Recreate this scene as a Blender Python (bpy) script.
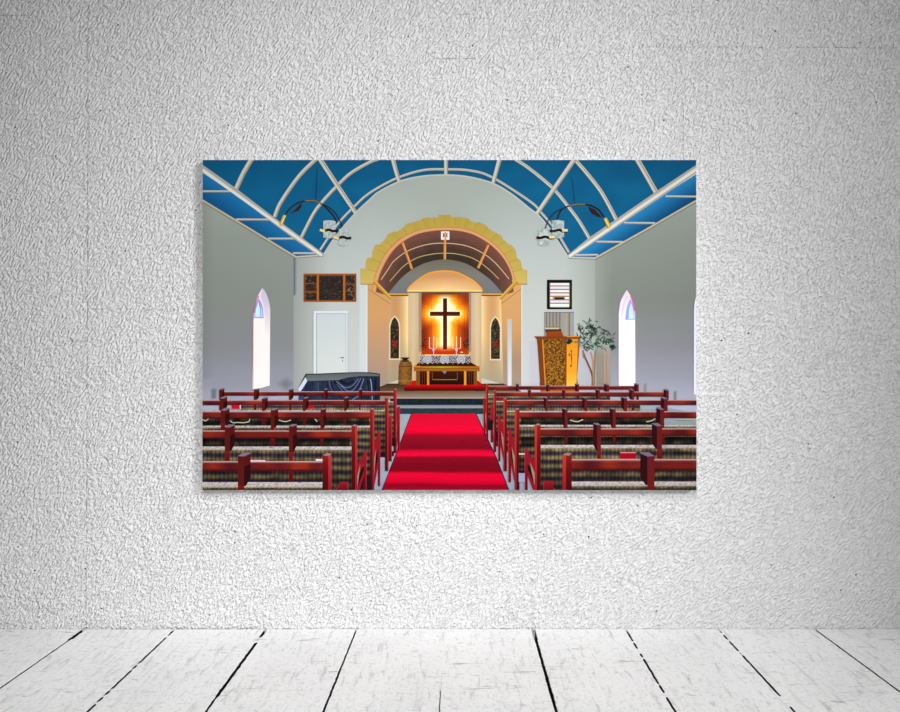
import bpy, math, random
from mathutils import Vector, noise
from mathutils.geometry import tessellate_polygon

for o in list(bpy.data.objects):
    bpy.data.objects.remove(o)
SC = bpy.context.scene
COL = SC.collection
random.seed(7)

# ------------------------------------------------------------------ camera, world, light, exposure
F = 1086.0                      # focal length in pixels of a 900 px wide frame
S = 1.524 / 493.0               # metres per pixel on the wall (print is 60 in wide)
D = F * S                       # camera to wall
VX, VY = 455.0, 358.0           # where the camera axis meets the wall, in photo pixels
CX, CZ = (VX - 450) * S, (629 - VY) * S
cam_d = bpy.data.cameras.new('camera')
cam = bpy.data.objects.new('camera', cam_d); COL.objects.link(cam)
cam_d.sensor_width = 36; cam_d.lens = 36 * F / 900
cam_d.shift_x = -(VX - 450) / 900; cam_d.shift_y = (VY - 356) / 900
cam_d.clip_start = 0.05
cam.location = (CX, -D, CZ); cam.rotation_euler = (math.pi / 2, 0, 0)
SC.camera = cam

w = bpy.data.worlds.new('world'); SC.world = w; w.use_nodes = True
w.node_tree.nodes['Background'].inputs[0].default_value = (1, 1, 1, 1)
w.node_tree.nodes['Background'].inputs[1].default_value = 0.075

def spot(name, loc, target, power, size, blend, radius):
    l = bpy.data.lights.new(name, 'SPOT'); l.energy = power; l.spot_size = math.radians(size)
    l.spot_blend = blend; l.shadow_soft_size = radius
    o = bpy.data.objects.new(name, l); COL.objects.link(o); o.location = loc
    o.rotation_euler = (Vector(target) - Vector(loc)).to_track_quat('-Z', 'Y').to_euler()
    return o
spot('key_spot', (4.3, -4.4, 3.1), (-0.30, 0, 1.04), 1180, 28, 0.45, 0.9)
spot('front_fill', (-0.2, -4.6, 2.6), (-0.06, 0, 1.0), 315, 39.5, 0.5, 0.7)  # unseen fill added to even the wall's centre and lighten the print's shadow
spot('floor_fill', (0.05, -2.6, 3.2), (0.03, -1.05, 0.0), 275, 58, 0.6, 0.5)  # unseen fill added to brighten the floor and soften the print's shadow

SC.view_settings.view_transform = 'Standard'
SC.view_settings.look = 'None'
SC.view_settings.gamma = 1.0
SC.view_settings.use_curve_mapping = False
SC.view_settings.exposure = 0.0

# ------------------------------------------------------------------ helpers
def lin(c):
    c = max(0.0, min(255.0, c)) / 255.0
    return c / 12.92 if c <= 0.04045 else ((c + 0.045) / 1.055) ** 2.4

def link(o, parent=None, **kw):
    COL.objects.link(o)
    if parent is not None: o.parent = parent
    for k, v in kw.items(): o[k] = v
    return o

def wallpt(px, py, y=0.0):
    """point on the vertical plane at depth y for the photo position px,py"""
    s = (D + y) / F
    return (CX + (px - VX) * s, y, CZ + (VY - py) * s)

# ------------------------------------------------------------------ materials
GA = -38
def stucco():
    m = bpy.data.materials.new('white_stucco'); m.use_nodes = True
    nt = m.node_tree; N = nt.nodes; L = nt.links
    b = N['Principled BSDF']; b.inputs['Roughness'].default_value = 0.85
    b.inputs['Specular IOR Level'].default_value = 0.15
    tc = N.new('ShaderNodeTexCoord')
    def mapped(rot, sc):
        r = N.new('ShaderNodeVectorRotate'); r.rotation_type = 'Y_AXIS'; r.inputs['Angle'].default_value = rot
        L.new(tc.outputs['Object'], r.inputs['Vector'])
        mp = N.new('ShaderNodeMapping'); mp.inputs['Scale'].default_value = sc
        L.new(r.outputs[0], mp.inputs['Vector']); return mp.outputs[0]
    def nz(vec, scale, detail, rough=0.5, dist=0.0):
        n = N.new('ShaderNodeTexNoise'); n.inputs['Scale'].default_value = scale
        n.inputs['Detail'].default_value = detail; n.inputs['Roughness'].default_value = rough
        n.inputs['Distortion'].default_value = dist
        L.new(vec, n.inputs['Vector']); return n.outputs['Fac']
    def mth(op, a, b_, c=None):
        k = N.new('ShaderNodeMath'); k.operation = op
        for i, v in enumerate((a, b_, c)):
            if v is None: continue
            if isinstance(v, (int, float)): k.inputs[i].default_value = v
            else: L.new(v, k.inputs[i])
        return k.outputs[0]
    # grain drawn out along the trowel strokes
    g1 = nz(mapped(math.radians(GA), (1.0, 1, 0.42)), 180, 1.0, 0.5, 0.0)
    g2 = nz(mapped(math.radians(GA), (1.0, 1, 0.6)), 230, 0.0, 0.5)
    g3 = nz(mapped(0, (1, 1, 1)), 30, 1.0)
    h = mth('ADD', mth('MULTIPLY', g1, 1.0), mth('MULTIPLY', g2, 0.4))
    h = mth('ADD', h, mth('MULTIPLY', g3, 0.25))
    # plateaus with small hollows between them
    h = mth('SUBTRACT', h, mth('MULTIPLY', mth('MAXIMUM', mth('SUBTRACT', h, 0.92), 0.0), 0.6))
    bp = N.new('ShaderNodeBump'); bp.inputs['Strength'].default_value = 1.0
    bp.inputs['Distance'].default_value = 0.0155
    L.new(h, bp.inputs['Height']); L.new(bp.outputs[0], b.inputs['Normal'])
    # pin holes and soiling in the plaster
    v = N.new('ShaderNodeTexVoronoi'); v.inputs['Scale'].default_value = 16
    L.new(tc.outputs['Object'], v.inputs['Vector'])
    sp = mth('LESS_THAN', v.outputs['Distance'], 0.045)
    col = N.new('ShaderNodeMix'); col.data_type = 'RGBA'
    L.new(sp, col.inputs['Factor'])
    cl = nz(mapped(0, (1, 1, 1)), 1.3, 4)
    rp = N.new('ShaderNodeValToRGB'); L.new(cl, rp.inputs[0])
    rp.color_ramp.elements[0].position = 0.3; rp.color_ramp.elements[0].color = (0.85, 0.85, 0.85, 1)
    rp.color_ramp.elements[1].position = 0.7; rp.color_ramp.elements[1].color = (0.91, 0.91, 0.91, 1)
    L.new(rp.outputs[0], col.inputs['A']); col.inputs['B'].default_value = (0.10, 0.10, 0.10, 1)
    L.new(col.outputs['Result'], b.inputs['Base Color'])
    return m

def painted_boards():
    m = bpy.data.materials.new('white_painted_boards'); m.use_nodes = True
    nt = m.node_tree; N = nt.nodes; L = nt.links
    b = N['Principled BSDF']; b.inputs['Roughness'].default_value = 0.7
    b.inputs['Specular IOR Level'].default_value = 0.2
    tc = N.new('ShaderNodeTexCoord')
    def nz(sc, scale, detail, dist=0.0):
        mp = N.new('ShaderNodeMapping'); mp.inputs['Scale'].default_value = sc
        L.new(tc.outputs['Object'], mp.inputs['Vector'])
        n = N.new('ShaderNodeTexNoise'); n.inputs['Scale'].default_value = scale
        n.inputs['Detail'].default_value = detail; n.inputs['Distortion'].default_value = dist
        L.new(mp.outputs[0], n.inputs['Vector']); return n.outputs['Fac']
    def ramp(f, p0, c0, p1, c1):
        r = N.new('ShaderNodeValToRGB'); L.new(f, r.inputs[0])
        r.color_ramp.elements[0].position = p0; r.color_ramp.elements[0].color = (c0, c0, c0, 1)
        r.color_ramp.elements[1].position = p1; r.color_ramp.elements[1].color = (c1, c1, c1, 1)
        return r.outputs[0]
    def mul(a, c):
        k = N.new('ShaderNodeMix'); k.data_type = 'RGBA'; k.blend_type = 'MULTIPLY'; k.inputs['Factor'].default_value = 1
        L.new(a, k.inputs['A']); L.new(c, k.inputs['B']); return k.outputs['Result']
    fine = nz((1, 0.5, 1), 120, 4, 0.8)
    streak = nz((1, 0.12, 1), 60, 8, 0.6)
    cross = nz((0.22, 1, 1), 42, 7, 1.6)
    blot = nz((1, 0.6, 1), 3.2, 5)
    c = mul(ramp(streak, 0.28, 0.72, 0.44, 1.0), ramp(cross, 0.27, 0.55, 0.38, 1.0))
    c = mul(c, ramp(fine, 0.33, 0.80, 0.46, 1.0))
    c = mul(c, ramp(blot, 0.3, 0.88, 0.6, 0.96))
    L.new(c, b.inputs['Base Color'])
    bp = N.new('ShaderNodeBump'); bp.inputs['Strength'].default_value = 0.6; bp.inputs['Distance'].default_value = 0.004
    ad = N.new('ShaderNodeMath'); ad.operation = 'ADD'; L.new(streak, ad.inputs[0]); L.new(cross, ad.inputs[1])
    L.new(ad.outputs[0], bp.inputs['Height']); L.new(bp.outputs[0], b.inputs['Normal'])
    return m

def plain(name, rgb, rough=0.8, spec=0.2):
    m = bpy.data.materials.new(name); m.use_nodes = True
    b = m.node_tree.nodes['Principled BSDF']
    n = m.node_tree.nodes.new('ShaderNodeTexNoise'); n.inputs['Scale'].default_value = 60
    r = m.node_tree.nodes.new('ShaderNodeValToRGB'); m.node_tree.links.new(n.outputs['Fac'], r.inputs[0])
    r.color_ramp.elements[0].color = (*[c * 0.92 for c in rgb], 1); r.color_ramp.elements[1].color = (*rgb, 1)
    m.node_tree.links.new(r.outputs[0], b.inputs['Base Color'])
    b.inputs['Roughness'].default_value = rough; b.inputs['Specular IOR Level'].default_value = spec
    return m

INK_GAIN = 0.95
def ink_mat():
    m = bpy.data.materials.new('print_ink'); m.use_nodes = True
    nt = m.node_tree; b = nt.nodes['Principled BSDF']
    a = nt.nodes.new('ShaderNodeAttribute'); a.attribute_name = 'ink'
    nt.links.new(a.outputs['Color'], b.inputs['Base Color'])
    b.inputs['Roughness'].default_value = 0.6; b.inputs['Specular IOR Level'].default_value = 0.04
    return m
M_STUCCO, M_BOARD, INK = stucco(), painted_boards(), ink_mat()
M_DARK = plain('seam_shade_subfloor', (0.008, 0.011, 0.010))  # near-black bare wood in the seams, their shade put into the colour
M_EDGE = plain('white_canvas_edge', (0.78, 0.78, 0.78))

# ------------------------------------------------------------------ wall (with hairline joints cut into the plaster)
def slab(name, x0, x1, y0, y1, z0, z1, mat, **kw):
    v = [(x, y, z) for x in (x0, x1) for y in (y0, y1) for z in (z0, z1)]
    f = [(0, 1, 3, 2), (4, 6, 7, 5), (0, 4, 5, 1), (2, 3, 7, 6), (0, 2, 6, 4), (1, 5, 7, 3)]
    me = bpy.data.meshes.new(name); me.from_pydata(v, [], f); me.materials.append(mat)
    return link(bpy.data.objects.new(name, me), **kw)

def build_wall():
    """front face subdivided only along the joints, each joint a narrow V groove wandering a little"""
    vs, fs = [], []
    def box(x0, x1, z0, z1):
        i = len(vs)
        vs.extend([(x0, 0, z0), (x1, 0, z0), (x1, 0, z1), (x0, 0, z1)]); fs.append((i, i + 1, i + 2, i + 3))
    X0, X1, Z0, Z1 = -4.2, 4.2, -0.05, 3.6
    i = 0
    vs += [(X0, 0, Z0), (X1, 0, Z0), (X1, 0, Z1), (X0, 0, Z1), (X0, .15, Z0), (X1, .15, Z0), (X1, .15, Z1), (X0, .15, Z1)]
    fs += [(0, 1, 2, 3), (7, 6, 5, 4), (0, 4, 5, 1), (3, 2, 6, 7), (0, 3, 7, 4), (1, 5, 6, 2)]
    me = bpy.data.meshes.new('wall_back'); me.from_pydata(vs, [], fs); me.materials.append(M_STUCCO)
    return link(bpy.data.objects.new('wall_back', me), kind='structure')
build_wall()

def crack(name, pts, width, jit=0.6):
    """hairline crack: a thin ragged strip of dark plaster lying in the stucco face"""
    out = []
    for (a, b) in zip(pts[:-1], pts[1:]):
        n = max(2, int(math.dist(a, b) / 2.2))
        for k in range(n):
            t = k / n
            out.append((a[0] + (b[0] - a[0]) * t, a[1] + (b[1] - a[1]) * t))
    out.append(pts[-1])
    vs, fs = [], []
    for k, p in enumerate(out):
        q = out[min(k + 1, len(out) - 1)]; r = out[max(k - 1, 0)]
        dx, dy = q[0] - r[0], q[1] - r[1]; l = math.hypot(dx, dy) or 1
        nx, ny = -dy / l, dx / l
        j = (random.random() - .5) * jit
        wd = width * (0.12 + 0.9 * random.random() ** 1.6)
        for s_ in (-.5, .5):
            vs.append(wallpt(p[0] + nx * (j + s_ * wd), p[1] + ny * (j + s_ * wd), -0.0006))
    for k in range(len(out) - 1):
        if random.random() < 0.22: continue
        fs.append((2 * k, 2 * k + 1, 2 * k + 3, 2 * k + 2))
    me = bpy.data.meshes.new(name); me.from_pydata(vs, [], fs); me.materials.append(M_CRACK)
    return link(bpy.data.objects.new(name, me), kind='structure')
M_CRACK = plain('soiled_plaster_joint', (0.30, 0.30, 0.30))
CR = [([(88, 0), (87.5, 330), (86, 628)], .75), ([(0, 15), (40, 16)], .7), ([(683, 85), (683.5, 159)], .6),
      ([(640, 47), (760, 47), (896, 48)], .6), ([(469, 0), (470, 52)], .7), ([(432, 59), (476, 58.5)], .9),
      ([(452, 15), (470, 14)], .5), ([(60, 341), (90, 341)], .6), ([(90, 309), (195, 309)], .6), ([(190, 0), (191, 60)], .35),
      ([(476, 560), (476.5, 627)], .45), ([(35, 601), (48, 610), (55, 616), (66, 603)], .7), ([(0, 606), (14, 609), (22, 604)], .7),
      ([(0, 621), (24, 628)], .7), ([(293, 143), (300, 158)], .4), ([(236, 492), (237, 520)], .4)]
for k, (p, wd) in enumerate(CR):
    crack('wall_crack_%d' % (k + 1), p, wd)  # hairline cracks and joints, drawn as thin dark strips on the wall

# ------------------------------------------------------------------ floor: white boards with ragged open seams
W712 = F * CZ / (712 - VY)                 # distance from the camera to the floor line at the frame's bottom
Y712 = W712 - D
seams = [(84.5, 0), (174.7, -88), (266, -60.8), (356.5, -33.5), (443.3, -4), (533, 23.5), (625.7, 50), (718.3, 77), (815, 113)]
lines = []
for xw, dx in seams:
    if dx == 0: dx = -119
    Xa = CX + (xw - VX) * S; Xb = CX + (xw + dx - VX) * W712 / F
    lines.append((Xa, (Xb - Xa) / Y712))
step = 91.3 * S
for k in range(1, 9):
    lines.insert(0, (CX + (84.5 - VX) * S - k * step, -lines[0][1] * 0))
    lines.append((CX + (815 - VX) * S + k * step, 0))
kinds = {8: (5.5, .02, .9), 9: (3.6, .35, 1.2), 10: (5.5, .18, 1.0), 11: (4.2, .2, .9), 12: (2.6, .97, .6),
         13: (6.0, .12, 1.0), 14: (3.6, .35, 1.0), 15: (3.8, .35, 1.0), 16: (4.0, .08, .6)}
def gapw(k, y):
    """half width (m) of the open seam k at depth y, 0 where paint has bridged it"""
    wmm, closed, rag = kinds.get(k, (3.5, .3, 1))
    n = noise.noise(Vector((k * 7.3, y * 9.0, 0))) * .5 + .5
    n2 = noise.noise(Vector((k * 3.1, y * 40.0, 5))) * .5 + .5
    if k == 8: wmm = 8.5 if y > -.12 else 3.4
    if k == 13: wmm = 8.0 if y > -.12 else 5.0
    if k == 10:
        if -.16 < y < -.10: return 0
        if y < -.66: wmm = 3.6
    if k == 11: wmm = 3.0 if y > -.45 else 3.6
    if k == 12: return .0012 if y < -.62 else 0
    if n2 * .7 + n * .3 < closed * .62 + .16: return 0
    return wmm * .00085 * (.65 + rag * .6 * n2)
TH = 0.04
def build_floor():
    vs, fs, mats = [], [], []
    ys = []
    y = -.002
    while y > -4.6:
        ys.append(y); y -= .009 if y > -1.0 else .25
    for k in range(len(lines) - 1):
        wallgap = .004 if k in (8, 9) else .0
        rows = []
        for j, y in enumerate(ys):
            yy = y - (wallgap if j == 0 else 0)
            xl = lines[k][0] + lines[k][1] * yy
            xr = lines[k + 1][0] + lines[k + 1][1] * yy
            jl = noise.noise(Vector((k * 5., yy * 25, 1))) * .0012; jr = noise.noise(Vector((k * 5. + 5., yy * 25, 1))) * .0012
            xl += jl + gapw(k, yy); xr += jr - gapw(k + 1, yy)
            i = len(vs)
            vs += [(xl, yy, -TH), (xl, yy, -.0012), (xl + .0015, yy, 0), (xr - .0015, yy, 0), (xr, yy, -.0012), (xr, yy, -TH)]
            rows.append(i)
        for a, b in zip(rows[:-1], rows[1:]):
            for q in range(5):
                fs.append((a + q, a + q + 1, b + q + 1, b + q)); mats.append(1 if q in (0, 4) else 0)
    i = len(vs)
    xa, xb = lines[0][0], lines[-1][0]
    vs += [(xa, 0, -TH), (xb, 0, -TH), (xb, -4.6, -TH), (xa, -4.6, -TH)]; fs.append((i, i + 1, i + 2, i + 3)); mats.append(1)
    me = bpy.data.meshes.new('floor'); me.from_pydata(vs, [], fs)
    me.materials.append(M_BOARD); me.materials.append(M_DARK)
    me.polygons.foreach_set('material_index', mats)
    import bmesh
    bm = bmesh.new(); bm.from_mesh(me); bmesh.ops.recalc_face_normals(bm, faces=bm.faces)
    for f in bm.faces:
        if f.normal.z < -.5: f.normal_flip()
    bm.to_mesh(me); bm.free()
    return link(bpy.data.objects.new('floor', me), kind='structure')
build_floor()

# ------------------------------------------------------------------ the print
PX0, PX1, PY0, PY1 = 202.7, 696.2, 160.0, 490.0
TP = 0.026                                # how far its face stands off the wall
SF = (D - TP) / F
def art(px, py, lift):
    return (CX + (px - VX) * SF, -TP - lift, CZ + (VY - py) * SF)

root = bpy.data.objects.new('church_photo_print', None)
link(root, label='wide unframed colour photo print of a church interior hanging on the white stucco wall', category='picture')
root.location = (art(449.5, 490, 0)[0], 0, art(449.5, 490, 0)[2])
bpy.context.view_layer.update()
RL = root.location.copy()

a, b = art(PX0, PY1, 0), art(PX1, PY0, 0)
pv = [(x - RL.x, y, z - RL.z) for x in (a[0], b[0]) for y in (-TP, -0.001) for z in (a[2], b[2])]
me = bpy.data.meshes.new('canvas_panel')
me.from_pydata(pv, [], [(0, 1, 3, 2), (4, 6, 7, 5), (0, 4, 5, 1), (2, 3, 7, 6), (0, 2, 6, 4), (1, 5, 7, 3)])
me.materials.append(M_EDGE)
link(bpy.data.objects.new('canvas_panel', me), root, label='white edged canvas board the photo is printed on')

def cut(poly, ax, lim, keep_less):
    out = []
    n = len(poly)
    for i in range(n):
        p, q = poly[i], poly[(i + 1) % n]
        pi = (p[ax] <= lim) if keep_less else (p[ax] >= lim)
        qi = (q[ax] <= lim) if keep_less else (q[ax] >= lim)
        if pi: out.append(p)
        if pi != qi:
            t = (lim - p[ax]) / (q[ax] - p[ax])
            out.append((p[0] + (q[0] - p[0]) * t, p[1] + (q[1] - p[1]) * t))
    return out
def cells(poly, st):
    """cut a convex polygon into grid cells of size st"""
    if not st: return [poly]
    out = []
    for ax in (0, 1):
        src = [poly] if ax == 0 else out
        res = []
        for p in src:
            lo = min(q[ax] for q in p); hi = max(q[ax] for q in p)
            k = math.floor(lo / st) + 1
            rest = p
            while k * st < hi and len(rest) > 2:
                l = cut(rest, ax, k * st, True); rest = cut(rest, ax, k * st, False); k += 1
                if len(l) > 2: res.append(l)
            if len(rest) > 2: res.append(rest)
        out = res
    return out

LV = [0.00004]
class Art:
    def __init__(self, name, parent=None, label=None):
        LV[0] += 0.000005
        self.v, self.f, self.c = [], [], []
        self.o = bpy.data.objects.new('printed_' + name, None)  # replaced on build
        self.name, self.parent, self.label = 'printed_' + name, parent, label
        self.z = LV[0]
    def up(self):
        LV[0] += 0.0000028; self.z = LV[0]
    def poly(self, pts, col, step=None, up=True):
        if up: self.up()
        tris = tessellate_polygon([[Vector((p[0], p[1], 0)) for p in pts]])
        for t in tris:
            p = [tuple(pts[i]) for i in t]
            for ax, lim, kl in ((0, PX0, False), (0, PX1, True), (1, PY0, False), (1, PY1, True)):
                p = cut(p, ax, lim, kl)
                if len(p) < 3: break
            if len(p) < 3: continue
            ar = sum(p[i][0] * p[(i + 1) % len(p)][1] - p[(i + 1) % len(p)][0] * p[i][1] for i in range(len(p)))
            if abs(ar) < 1e-5: continue
            if ar > 0: p = p[::-1]
            for c in cells(p, step):
                i = len(self.v)
                for q in c:
                    A = art(q[0], q[1], self.z)
                    self.v.append((A[0] - RL.x, A[1], A[2] - RL.z))
                    k = col(q[0], q[1]) if callable(col) else col
                    self.c.extend((lin(k[0]) * INK_GAIN, lin(k[1]) * INK_GAIN, lin(k[2]) * INK_GAIN, 1.0))
                self.f.append(tuple(range(i + len(c) - 1, i - 1, -1)))
        return self
    def rect(self, x0, y0, x1, y1, col, step=None, up=True):
        return self.poly([(x0, y0), (x1, y0), (x1, y1), (x0, y1)], col, step, up)
    def stroke(self, pts, w0, col, w1=None, step=None, up=True):
        if w1 is None: w1 = w0
        n = len(pts); L_, R_ = [], []
        for i, p in enumerate(pts):
            q = pts[min(i + 1, n - 1)]; r = pts[max(i - 1, 0)]
            dx, dy = q[0] - r[0], q[1] - r[1]; l = math.hypot(dx, dy) or 1
            w_ = (w0 + (w1 - w0) * i / (n - 1)) / 2
            L_.append((p[0] - dy / l * w_, p[1] + dx / l * w_)); R_.append((p[0] + dy / l * w_, p[1] - dx / l * w_))
        if up: self.up()
        for i in range(n - 1):
            self.poly([L_[i], L_[i + 1], R_[i + 1], R_[i]], col, step, up=False)
        return self
    def disc(self, cx, cy, rx, ry, col, n=18, step=None):
        return self.poly([(cx + rx * math.cos(6.28318 * k / n), cy + ry * math.sin(6.28318 * k / n)) for k in range(n)], col, step)
    def build(self):
        me = bpy.data.meshes.new(self.name)
        me.from_pydata(self.v, [], self.f)
        at = me.color_attributes.new('ink', 'FLOAT_COLOR', 'POINT')
        at.data.foreach_set('color', self.c)
        me.materials.append(INK)
        bpy.data.objects.remove(self.o)
        o = bpy.data.objects.new(self.name, me)
        link(o, self.parent if self.parent is not None else root)
        if self.label: o['label'] = self.label
        return o

def cr(pts, n=6):
    out = []
    for i in range(len(pts) - 1):
        p0 = pts[max(i - 1, 0)]; p1 = pts[i]; p2 = pts[i + 1]; p3 = pts[min(i + 2, len(pts) - 1)]
        for k in range(n):
            t = k / n
            out.append(tuple(.5 * (2 * p1[a] + (p2[a] - p0[a]) * t + (2 * p0[a] - 5 * p1[a] + 4 * p2[a] - p3[a]) * t * t
                                   + (-p0[a] + 3 * p1[a] - 3 * p2[a] + p3[a]) * t ** 3) for a in (0, 1)))
    out.append(tuple(pts[-1])); return out
def mix(a, b, t):
    t = max(0., min(1., t)); return tuple(a[i] + (b[i] - a[i]) * t for i in range(3))
def grad(stops, ax=1):
    """colour along x or y through (position, colour) stops"""
    def f(x, y):
        v = (x, y)[ax]
        if v <= stops[0][0]: return stops[0][1]
        for (p, c), (q, d) in zip(stops[:-1], stops[1:]):
            if v <= q: return mix(c, d, (v - p) / (q - p))
        return stops[-1][1]
    return f
def N2(x, y, s=1.0, seed=0.0):
    return noise.noise(Vector((x * s, y * s, seed * 13.7)))
def noisy(fn, amp, sx=.3, sy=.3, seed=0):
    def g(x, y):
        c = fn(x, y) if callable(fn) else fn
        k = noise.noise(Vector((x * sx, y * sy, seed * 9.1))) * amp
        return (c[0] + k, c[1] + k, c[2] + k)
    return g
def mir(pts, c=449.6):
    return [(2 * c - x, y) for x, y in pts]

# ---------------- room shell in the picture
WG = (128, 137, 128)
lw = Art('side_wall', label='grey green left side wall of the church, bluish towards the floor')
def lwc(x, y):
    c = grad([(200, (160, 168, 158)), (240, (146, 155, 147)), (300, (138, 144, 138)), (345, (138, 140, 144)), (385, (152, 154, 168)), (412, (176, 184, 205))])(x, y)
    c = mix(c, (126, 130, 126), max(0, (215 - x) / 30) * (y < 380))
    c = mix(c, (100, 104, 108), max(0, 1 - abs(x - 286) / 12 - abs(y - 384) / 9) * .8)
    if abs(x - 213) < 2.2 and 388 < y < 399: c = mix(c, (96, 100, 104), .7)
    return c
lw.poly([(202, 199), (296.3, 257), (294.5, 300), (294, 425), (202, 490)], lwc, 2.5).build()
rw = Art('side_wall', label='grey green right side wall of the church, bluish towards the floor')
def rwc(x, y):
    c = grad([(200, (154, 163, 155)), (240, (142, 150, 142)), (300, (132, 138, 131)), (345, (142, 143, 148)), (380, (160, 161, 176)), (412, (186, 192, 212))])(x, y)
    c = mix(c, (160, 166, 158), max(0, (612 - x) / 20) * .8)
    if abs(x - 645.5) < 1.6 and 384 < y < 393: c = (140, 132, 128)
    if abs(x - 675) < 1.8 and 390 < y < 401: c = (112, 114, 112)
    return c
rw.poly([(697, 199), (595, 257), (595, 425), (697, 490)], rwc, 2.5).build()

bw = Art('back_wall', label='pale grey wall around the arch, facing the pews')
def bwc(x, y):
    c = grad([(175, (164, 172, 165)), (215, (176, 185, 180)), (260, (187, 195, 192)), (300, (195, 199, 195)), (385, (200, 203, 204))])(x, y)
    dx = abs(x - 446)
    c = mix(c, (168, 176, 168), (1 - dx / 70) * (y < 240))
    if x < 330: c = mix(c, (152, 158, 154), (330 - x) / 38 * .9)
    if x > 565: c = mix(c, (158, 166, 158), (x - 565) / 30 * .8)
    if 292 < x < 294.5 and y < 297: c = (96, 100, 112)
    if y > 340 and x > 528: c = mix(c, (188, 186, 200), .6)
    return c
arcL = cr([(323.7, 254.4), (336, 236), (355, 213.6), (370, 199.4), (379, 191.8), (399.7, 181.4), (422.3, 176.2), (446, 174.8)])
arcR = cr([(446, 174.8), (467.7, 176.7), (492, 183), (511, 193.7), (530, 208.8), (537.6, 214.5), (548.9, 227.7), (558.3, 242), (567.8, 256.4)])
bw.poly([(293.6, 257), (323.7, 255)] + arcL[1:] + arcR[1:] + [(595, 258), (595, 392), (293.6, 392)], bwc, 3)
bw.rect(359.5, 283.5, 367.4, 378, (206, 212, 212)); bw.rect(366.6, 284, 367.6, 384, (232, 238, 240))
bw.rect(521.3, 283.5, 522.2, 390, (222, 224, 226))
bw.rect(344, 318, 345, 374, (222, 228, 232))
bw.build()

ce = Art('vaulted_ceiling', label='teal blue vaulted ceiling with pale ribs')
def blue(x, y):
    c = (14, 96, 138)
    d = noise.noise(Vector((x * .05, y * .05, 3))) * 8
    c = mix(c, (6, 82, 120), max(0, 1 - (y - 160) / 30) * .7)
    return (c[0] + d * .4, c[1] + d, c[2] + d)
bl = [(202, 159), (202, 166)] + [(272.7, 219), (323.7, 255)] + arcL[1:] + arcR[1:] + [(617, 221), (697, 166), (697, 159)]
ce.poly(bl, blue, 4)
ceo = ce.build()
RIB, RIBS = (206, 201, 188), (158, 149, 130)
def rib(pts, w0, w1=None, shade=True):
    r = Art('ceiling_rib', ceo, 'pale beige rib on the blue ceiling')
    P = cr(pts, 6)
    r.stroke(P, w0 + .7, (120, 128, 122), (w1 or w0) + .7)
    r.stroke(P, w0, RIB, w1 or w0)
    r.stroke([(p[0] + w0 * .3, p[1] + w0 * .12) for p in P], w0 * .3, RIBS, (w1 or w0) * .3)
    r.build()
rib([(252, 159), (249.5, 162.6), (242.5, 174.8), (235.9, 189.4)], 4.2)
rib([(316.5, 159), (313.3, 161.6), (300, 175), (288.8, 190), (279.3, 205), (274.6, 217)], 3.4)
rib([(378, 159), (370, 162), (351, 173), (337, 186), (322.8, 201.3), (313.3, 214), (301, 238)], 2.8)
rib([(637, 159), (644, 171), (657, 194)], 4.4)
rib([(574.5, 159), (586.7, 173), (600, 190), (609.3, 206), (616.5, 220)], 3.3)
rib([(515, 159), (530, 169), (552.7, 188), (567.8, 206), (579, 221), (589.8, 239)], 2.8)
rib([(320.2, 250), (337.9, 224), (354.9, 206), (370, 192.8), (395.9, 178.6), (422.3, 170.3), (446, 169.3), (470, 170.5), (492.2, 177.3), (530, 201.3), (541.3, 212.6), (554.6, 228.7), (569, 252.3)], 1.9)
rib([(319.6, 158.5), (337, 185), (355.6, 212.6)], 4.2, 3.6)
rib([(392.8, 158.5), (396, 171), (399.4, 182)], 4, 3.2)
rib([(446, 158.5), (446, 167), (446, 175.5)], 3.8, 3)
rib([(499.8, 158.5), (496.6, 170), (493.2, 182.6)], 4, 3.2)
rib([(575, 158.5), (556, 186), (536.8, 213.8)], 4.2, 3.6)
e = Art('ceiling_rib', ceo, 'thin pale rib where the blue vault meets the end wall')
e.stroke(arcL + arcR[1:], 1.5, (196, 194, 180)).build()

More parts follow.
